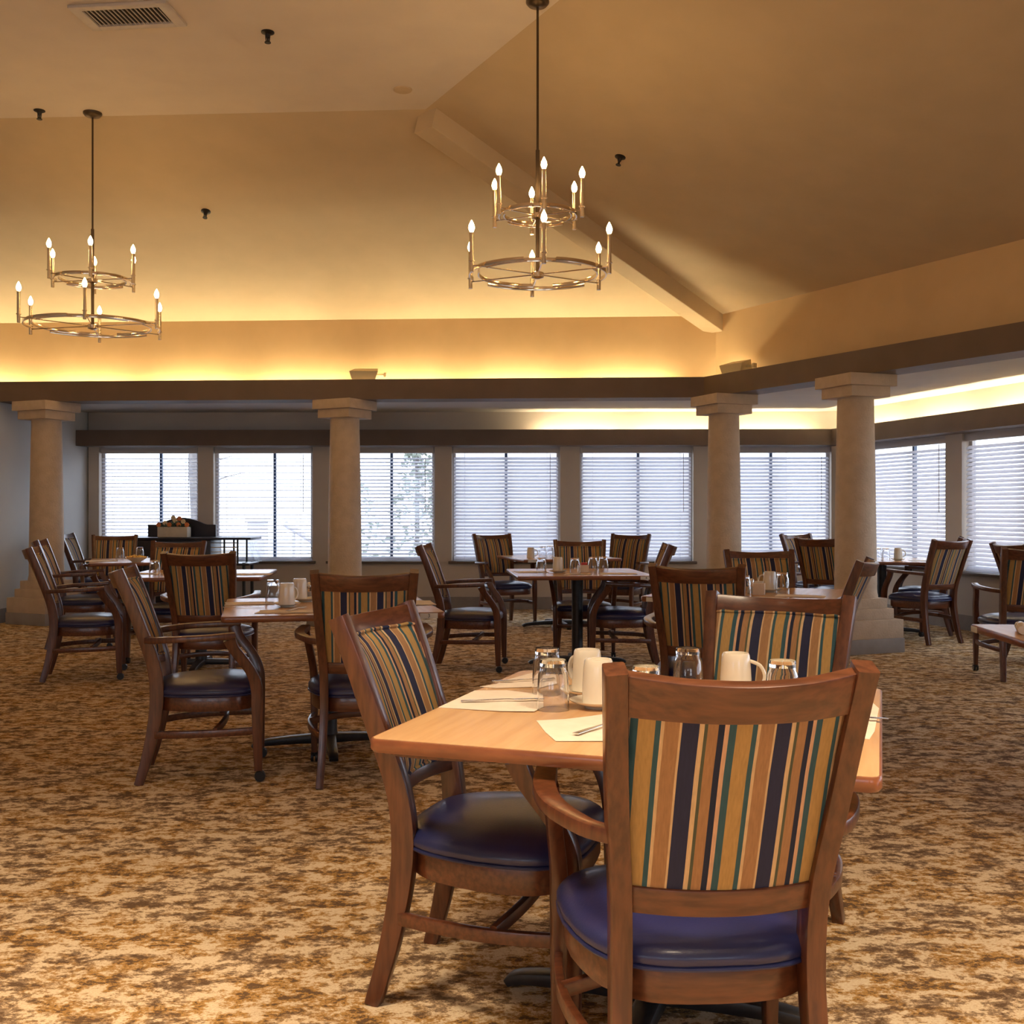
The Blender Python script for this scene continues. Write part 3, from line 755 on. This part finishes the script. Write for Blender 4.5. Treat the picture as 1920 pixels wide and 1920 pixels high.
for i, (x, y, r, lb, pl) in enumerate(tables):
    o = tp if i == 0 else copy_tree(tp, idx)
    o.location = (x, y, 0); o.rotation_euler = (0, 0, R(r)); o['label'] = lb; o['group'] = 'square pedestal dining tables'; TB.append(o)
    if pl:
        sx, sy, txt = pl
        if i == 8: MB().box((-.547, .48, TH - .017), (.004, .07, .026), bev=.001).build('number_plate', M['plate'], o)
        else:
            pb = MB().box((sx * .46, sy * .547, TH - .017), (.09, .004, .026), bev=.001).build('number_plate', M['plate'], o)
            if txt:
                cu = bpy.data.curves.new('num', 'FONT'); cu.body = txt; cu.size = .026; cu.extrude = .0006; cu.align_x = 'CENTER'; cu.align_y = 'CENTER'
                tmp = bpy.data.objects.new('tmp', cu); COL.objects.link(tmp); bpy.context.view_layer.update()
                me = bpy.data.meshes.new_from_object(tmp.evaluated_get(bpy.context.evaluated_depsgraph_get())); bpy.data.objects.remove(tmp)
                me.materials.clear(); me.materials.append(M['ink'])
                d_ = put(bpy.data.objects.new('digit', me), pb); d_.location = (sx * .46, sy * .547 - .0026, TH - .017); d_.rotation_euler = (R(90), 0, 0)

TB[0].scale = (1, 1, 1)

# ---------------------------------------------------------------- tableware
def make_glass(h, r):
    t = empty('drinking_glass', (0, 0, 0), 0, 'x', 'glass')
    n = 32; th = .003
    pr = [(r, 0), (r, .003), (r * .97, h * .35), (r * .90, h * .72), (r * .80, h * .80), (r * .80, h - .004), (r * .76, h), (0.001, h), (.001, h - .018), (r * .68, h - .018), (r * .72, h * .80), (r * .84, h * .70), (r * .92, h * .35), (r - th, 0), (r, 0)]
    m = MB(); vs = []; fs = []
    for j, (rr, z) in enumerate(pr):
        for i in range(n):
            a = 2 * math.pi * i / n; f = 1 + (.022 if (i % 2 and z < h * .78 and z > .01 and j < 6) else 0); vs.append((rr * f * math.cos(a), rr * f * math.sin(a), z))
    for j in range(len(pr) - 1):
        for i in range(n): fs.append((j * n + i, j * n + (i + 1) % n, (j + 1) * n + (i + 1) % n, (j + 1) * n + i))
    m.add(vs, fs).build('tumbler_body', M['glass'], t, 30)
    return t
def make_mug():
    t = empty('coffee_mug', (0, 0, 0), 0, 'x', 'mug'); h = .112; r = .042
    pr = [(.036, .004), (r, 0), (r, .004), (r * .985, h * .4), (r * .92, h * .8), (r * .87, h * .95), (r * .80, h), (r * .70, h), (r * .68, h - .004), (.001, h - .004)]
    MB().lathe(pr, 32).build('cup_body', M['porcelain'], t, 50)
    MB().sweep([(r * .88, 0, h * .82), (r + .022, 0, h * .72), (r + .034, 0, h * .48), (r + .024, 0, h * .26), (r * .95, 0, h * .18)], (.009, .013), up=(0, 1, 0), rnd=.4, sub=5).build('handle', M['porcelain'], t)
    return t
def make_saucer():
    pr = [(.001, .005), (.028, .005), (.03, .0), (.034, .0), (.036, .005), (.06, .012), (.073, .019), (.074, .021), (.058, .016), (.034, .010), (.001, .010)]
    m = MB().lathe(pr, 36); o = m.build('saucer', M['porcelain'], None, 60); return tag(o, 'x', 'saucer')
PR = {}
PR['glass'] = make_glass(.128, .042); PR['mug'] = make_mug(); PR['saucer'] = make_saucer()
used = set()
def item(kind, x, y, z, rz, label, group=None):
    p = PR[kind]
    o = p if kind not in used else copy_tree(p, make_index()); used.add(kind)
    o.location = (x, y, z); o.rotation_euler = (0, 0, rz); o['label'] = label
    if group: o['group'] = group
    return o
def it(kind, px, py, label, rz=0, dz=0, group=None):           # placed at a picture point of the table surface
    p = at(px, py, TH); return item(kind, p.x, p.y, TH + dz, rz, label, group)
def napkin(pts, label, z=TH, group='paper napkins on the tables'):
    # irregular flat paper outline given by plan points, gently creased
    n = len(pts); c = sum((Vector(p) for p in pts), Vector((0, 0))) / n
    vs = []; fs = []; rings = [1, .66, .33]
    for ri, s in enumerate(rings):
        for i, p in enumerate(pts):
            q = c + (Vector(p) - c) * s; vs.append((q.x, q.y, z + .0015 + (.003 * ((i * 7 + ri * 3) % 4) / 4)))
    vs.append((c.x, c.y, z + .004))
    for ri in range(2):
        for i in range(n): fs.append((ri * n + i, ri * n + (i + 1) % n, (ri + 1) * n + (i + 1) % n, (ri + 1) * n + i))
    for i in range(n): fs.append((2 * n + i, 2 * n + (i + 1) % n, 3 * n))
    b = len(vs); vs2 = [(v[0], v[1], v[2] - .0012) for v in vs]
    fs2 = [tuple(b + q for q in f[::-1]) for f in fs] + [(i, (i + 1) % n, b + (i + 1) % n, b + i) for i in range(n)]
    o = MB().add(vs + vs2, fs + fs2).build('napkin', M['napkin'], None, 20)
    me = o.data; me.transform(Matrix.Translation((-c.x, -c.y, -z))); o.location = (c.x, c.y, z)
    return tag(o, label, 'napkin', group)
def nap_px(pp, label): return napkin([tuple(at(x, y, TH).xy) for x, y in pp], label)
def rect_nap(px, py, w_, h, rz, label):
    c = at(px, py, TH).xy; out = []
    for u, v in ((-1, -1), (0, -1.03), (1, -1), (1.02, 0), (1, 1), (0, .97), (-1, 1), (-.98, 0)):
        x = u * w_ / 2 + random.uniform(-.006, .006); y = v * h / 2 + random.uniform(-.006, .006)
        out.append((c.x + x * math.cos(rz) - y * math.sin(rz), c.y + x * math.sin(rz) + y * math.cos(rz)))
    return napkin(out, label)
def cutlery(kind, p, rz, label, z=TH + .006):
    t = empty(kind, (p.x, p.y, z), rz, label, kind.replace('table_', ''), 'steel cutlery on the napkins')
    MB().sweep([(-.10, 0, .001), (-.05, 0, .002), (.02, 0, .004), (.04, 0, .003)], [(.017, .003), (.014, .003), (.006, .003), (.007, .003)], rnd=.4, sub=3).build('handle', M['steel'], t)
    if kind == 'table_fork':
        m = MB().sweep([(.038, 0, .003), (.052, 0, .001), (.066, 0, .001)], [(.007, .002), (.02, .002), (.022, .002)], rnd=.3)
        for q in range(4): m.box((.082, -.0087 + q * .0058, .002), (.036, .0028, .0015))
        m.build('tines', M['steel'], t)
    else:
        MB().sweep([(.038, 0, .003), (.06, .001, .003), (.10, .001, .003), (.118, -.003, .003)], [(.008, .002), (.018, .0015), (.018, .001), (.006, .001)], rnd=.3).build('blade', M['steel'], t)
    return t
G = 'upturned drinking glasses'; GM = 'cream mugs upturned on the tables'; GS = 'cream saucers'
# nearest table
it('glass', 1037, 1330, 'upturned glass left of the mugs on the nearest table, the front one', group=G)
it('glass', 1026, 1301, 'upturned glass left of the mugs on the nearest table, behind the front one', rz=.1, group=G)
it('saucer', 1121, 1326, 'cream saucer under the front mug on the nearest table', group=GS)
it('mug', 1122, 1329, 'upturned cream mug on the nearest table beside the chair post, the front of the pair', rz=.6, dz=.0165, group=GM)
it('saucer', 1104, 1305, 'cream saucer under the rear mug on the nearest table', group=GS)
it('mug', 1101, 1305, 'upturned cream mug behind the front mug on the nearest table', rz=2.2, dz=.0165, group=GM)
item('glass', .33, 2.62, TH, 0, 'upturned glass nearly hidden behind the left post top of the nearest chair', G)
item('glass', .49, 2.97, TH, 0, 'upturned glass left of the mug with the visible handle, above the nearest chair rail', G)
item('saucer', .60, 2.86, TH, 0, 'cream saucer under the mug with the visible handle', GS)
item('mug', .60, 2.86, TH + .0165, -.35, 'upturned cream mug with its handle showing above the nearest chair rail', GM)
item('glass', .69, 2.72, TH, .1, 'upturned glass right of the handled mug, above the nearest chair rail', G)
nap_px([(822, 1327), (890, 1297), (950, 1296), (1012, 1303), (1018, 1326), (1002, 1336), (940, 1335), (880, 1331)], 'cream napkin with knife at the left of the nearest table')
nap_px([(900, 1288), (925, 1287), (948, 1277), (1000, 1262), (1062, 1264), (1056, 1284), (1005, 1289), (930, 1291)], 'cream napkin at the far left side of the nearest table')
nap_px([(1006, 1352), (1060, 1351), (1105, 1345), (1150, 1338), (1205, 1345), (1215, 1385), (1150, 1391), (1042, 1391), (1022, 1373)], 'torn-edged cream napkin with fork beside the nearest chair post')
nap_px([(1590, 1322), (1632, 1316), (1648, 1330), (1640, 1372), (1630, 1387), (1575, 1383), (1570, 1350)], 'cream napkin at the right edge of the nearest table')
cutlery('table_knife', at(935, 1318, TH), .12, 'steel knife on the left napkin of the nearest table')
cutlery('table_fork', at(985, 1280, TH), .2, 'steel fork on the far left napkin of the nearest table')
cutlery('table_fork', at(1125, 1368, TH), .9, 'steel fork on the torn-edged napkin')
cutlery('table_knife', at(1570, 1350, TH), -.3, 'steel knife on the right napkin of the nearest table', TH + .007)
# left-centre table
it('glass', 512, 1131, 'upturned glass at the left of the left-centre table setting', group=G)
it('saucer', 538, 1137, 'cream saucer under the front mug of the left-centre table', group=GS)
it('mug', 538, 1139, 'front upturned mug on the left-centre table', rz=1, dz=.0165, group=GM)
it('saucer', 572, 1128, 'cream saucer under the rear mug of the left-centre table', group=GS)
it('mug', 562, 1128, 'rear upturned mug on the left-centre table beside the shaker', rz=2, dz=.0165, group=GM)
rect_nap(468, 1132, .26, .18, .25, 'cream napkin at the left of the left-centre table')
rect_nap(548, 1147, .34, .17, .1, 'cream napkin with fork at the front of the left-centre table')
rect_nap(778, 1131, .20, .28, .2, 'cream napkin on the right end of the left-centre table')
cutlery('table_knife', at(455, 1139, TH), .05, 'steel knife at the left front of the left-centre table', TH + .001)
cutlery('table_fork', at(556, 1144, TH), 1.3, 'steel fork standing out on the front napkin of the left-centre table')
def shaker(px, py, label, cap=None):
    p = at(px, py, TH); t = empty('salt_shaker', p, 0, label, 'shaker', 'glass shakers')
    MB().lathe([(.018, 0), (.021, .01), (.016, .06), (.014, .07)], 10, None, True, True).build('glass_jar', M['glass'], t, 20)
    MB().lathe([(.013, .004), (.015, .01), (.013, .04)], 10, None, True, True).build('filling', M['salt'], t)
    MB().lathe([(.0155, .07), (.0155, .082), (.010, .092), (.002, .094)], 14, None, True, True).build('cap', cap or M['steel'], t)
shaker(580, 1122, 'small glass shaker with steel cap on the left-centre table')
# second left table
it('glass', 290, 1081, 'upturned glass on the second left table, left of the dark chair back', group=G)
rect_nap(262, 1076, .3, .2, 0, 'cream napkin left of the glass on the second left table')
rect_nap(465, 1077, .36, .22, .1, 'cream napkin right of the dark chair back on the second left table')
cutlery('table_knife', at(450, 1078, TH), .1, 'steel knife on the napkin right of the dark chair back')
# farthest left table
it('glass', 225, 1050, 'upturned glass on the farthest left table', group=G)
it('glass', 262, 1049, 'upturned glass behind the snack bowl on the farthest left table', group=G)
p = at(256, 1054, TH); t = empty('snack_bowl', p, 0, 'shallow bowl of yellow snacks on the farthest left table', 'bowl')
MB().lathe([(.04, 0), (.05, .01), (.105, .045), (.11, .05), (.10, .046), (.045, .014), (.001, .012)], 24).build('bowl', M['porcelain'], t)
m = MB()
for i in range(60):
    a = random.uniform(0, 6.28); q = .085 * math.sqrt(random.random()); m.ball((q * math.cos(a), q * math.sin(a), .04 + .025 * (1 - q / .085) + random.uniform(0, .01)), .012, 1, (1.3, 1, .7))
o = m.build('snacks', M['snack'], t); o['kind'] = 'stuff'
rect_nap(190, 1052, .3, .25, .3, 'white napkin on the farthest left table')
# centre table
it('glass', 1015, 1075, 'leftmost upturned glass on the centre table', group=G)
it('saucer', 1046, 1074, 'cream saucer on the centre table', group=GS)
it('mug', 1046, 1074, 'upturned mug on the centre table right of the leftmost glass', dz=.0165, rz=2, group=GM)
it('glass', 1078, 1076, 'upturned glass in the middle of the centre table', group=G)
it('glass', 1112, 1073, 'upturned glass third from left on the centre table', group=G)
it('glass', 1131, 1072, 'rightmost upturned glass on the centre table', group=G)
p = at(1095, 1073, TH); t = empty('condiment_box', p, .1, 'small cream condiment box with red top on the centre table', 'box')
MB().box((0, 0, .03), (.075, .05, .06), bev=.003).build('box_body', M['napkin'], t); MB().box((0, 0, .07), (.05, .03, .022), bev=.003).build('packet', M['red'], t)
rect_nap(995, 1073, .26, .2, .2, 'cream napkin at the left of the centre table')
rect_nap(1085, 1077, .22, .10, -.1, 'white napkin at the front of the centre table')
rect_nap(1158, 1076, .3, .2, 0, 'cream napkin at the right of the centre table')
# farthest centre table
it('mug', 995, 1046, 'upturned mug on the farthest centre table', group=GM)
it('glass', 1018, 1047, 'upturned glass on the farthest centre table, left one', group=G)
it('glass', 1032, 1045, 'upturned glass on the farthest centre table, right one', group=G)
rect_nap(1062, 1046, .3, .2, 0, 'cream napkin on the farthest centre table')
# table left of the nearest column
it('glass', 1395, 1119, 'upturned glass beside the shaker on the table left of the nearest column', group=G)
shaker(1409, 1113, 'small glass shaker on the table left of the nearest column')
p = at(1423, 1115, TH); t = empty('condiment_box', p, -.3, 'small cream condiment box on the table left of the nearest column', 'box')
MB().box((0, 0, .035), (.07, .06, .07), bev=.003).build('box_body', M['napkin'], t); MB().box((0, 0, .075), (.05, .03, .015), bev=.003).build('packet', M['salt'], t)
it('saucer', 1443, 1110, 'cream saucer on the table left of the nearest column', group=GS)
it('mug', 1443, 1110, 'upturned mug on the table left of the nearest column', dz=.0165, rz=2.5, group=GM)
it('glass', 1467, 1112, 'upturned glass right of the mug on the table left of the nearest column', group=G)
rect_nap(1500, 1118, .28, .16, -.4, 'cream folded napkin at the right of the table left of the nearest column')
rect_nap(1425, 1122, .3, .14, -.3, 'cream napkin at the front of the table left of the nearest column')
# table right of nearest column
item('glass', 3.716, 10.85, TH, 0, 'upturned glass just right of the nearest column, left of the pair', G)
item('glass', 3.80, 10.84, TH, .1, 'upturned glass just right of the nearest column, beside the mug', G)
item('saucer', 3.93, 10.86, TH, 0, 'cream saucer just right of the nearest column', GS)
item('mug', 3.93, 10.86, TH + .0165, 0, 'upturned mug just right of the nearest column', GM)
napkin([(4.02, 10.72), (4.14, 10.70), (4.24, 10.72), (4.24, 10.84), (4.12, 10.86), (4.03, 10.85)], 'cream napkin right of the nearest column')
# right edge table
p = at(1915, 1186, TH); t = empty('rolled_napkin', p, 1.2, 'rolled cream napkin on the table corner at the right picture edge', 'napkin')
MB().sweep([(-.1, 0, .02), (0, 0, .022), (.1, 0, .02)], [(.04, .036), (.046, .042), (.04, .036)], rnd=.5, sub=6).build('roll', M['napkin'], t)
MB().sweep([(-.01, 0, .0225), (.02, 0, .0225)], (.049, .045), rnd=.5).build('paper_band', M['porcelain'], t)

# ---------------------------------------------------------------- serving cart with planter
CX, CY = -4.08, 13.05
t = empty('serving_cart', (CX, CY, 0), 0, 'black serving cart with crested back and open side racks below the leftmost windows', 'cart')
dk = M['darkwood']
MB().box((-.04, 0, .515), (1.0, .48, .80), bev=.01).build('cabinet', dk, t)
MB().box((.20, 0, .93), (1.50, .56, .03), bev=.008).build('top_shelf', dk, t)
MB().box((.20, 0, .62), (1.45, .50, .025), bev=.005).build('lower_shelf', dk, t)
cr = []
for i in range(25):
    u = -1 + i / 12; x = u * .42; z = .15 + .085 * max(0, math.cos(u * 2.2)) if abs(u) < .75 else .15 - .0 * abs(u)
    cr.append((x, z))
vs = [(x, y, .945 + z) for y in (.13, .17) for x, z in [(-.42, 0)] + cr + [(.42, 0)]]; n = len(cr) + 2
MB().add(vs, [tuple(range(n)), tuple(range(n, 2 * n))] + [(i, (i + 1) % n, n + (i + 1) % n, n + i) for i in range(n)]).build('crest_panel', dk, t, 0)
for x in (.45, .62, .78):
    for y in (-.22, .22): MB().cyl((x, y, .62), (x, y, .92), .012, 8).build('rack_post', M['black'], t)
for q in range(5):
    MB().cyl((.45, -.22, .66 + q * .055), (.78, -.22, .66 + q * .055), .006, 6).build('rack_wire', M['steel'], t)
MB().sweep([(.95, -.2, .90), (.97, -.2, .80), (1.02, -.2, .65)], (.006, .42), up=(0, 1, 0), rnd=.2).build('side_guard', M['pane'], t)
for x in (-.5, .85):
    for y in (-.2, .2):
        lg = MB().cyl((x, y, .08), (x, y, .64), .02, 8).build('leg', M['black'], t)
        MB().lathe([(.01, -.015), (.04, -.015), (.042, 0), (.04, .015), (.01, .015)], 14, Matrix.Translation((x, y, .042)) @ Matrix.Rotation(R(90), 4, 'Y'), True, True).build('caster', M['rubber'], lg)
t = empty('flower_planter', (CX - .02, CY - .10, .946), 0, 'cream box planter with orange and cream flowers on the cart', 'planter')
MB().box((0, 0, .062), (.36, .16, .124), bev=.006).build('box', M['planter'], t)
m = MB()
for i in range(150):
    a = random.uniform(0, 6.28); q = math.sqrt(random.random()); p = Vector((.20 * q * math.cos(a), .09 * q * math.sin(a), .125 + random.uniform(0, .11) * (1.1 - q)))
    u = Vector((random.uniform(-1, 1), random.uniform(-1, 1), random.uniform(-.2, 1))).normalized() * .03; v = u.cross(Vector((.3, .2, 1))).normalized() * .012
    m.add([p - u, p + v, p + u, p - v], [(0, 1, 2, 3)])
o = m.build('foliage', mat('leaf_green', (.10, .13, .05), .6), t, 0); o['kind'] = 'stuff'
fo = mat('orange_petals', (.75, .25, .08), .6); fc = mat('cream_petals', (.75, .62, .40), .6)
for i, (x, z) in enumerate([(-.17, .15), (-.10, .17), (-.04, .15), (.02, .20), (.07, .15), (.12, .19), (.17, .15), (0.0, .235), (.08, .225)]):
    m = MB().ball((x, -.05 + .02 * (i % 2), z), .014, 1)
    for q in range(7):
        a = q * .897; m.ball((x + .018 * math.cos(a), -.055 + .02 * (i % 2) - .004, z + .018 * math.sin(a)), .014, 1, (1, .5, 1))
    m.build('flower', fo if i % 2 == 0 else fc, t)
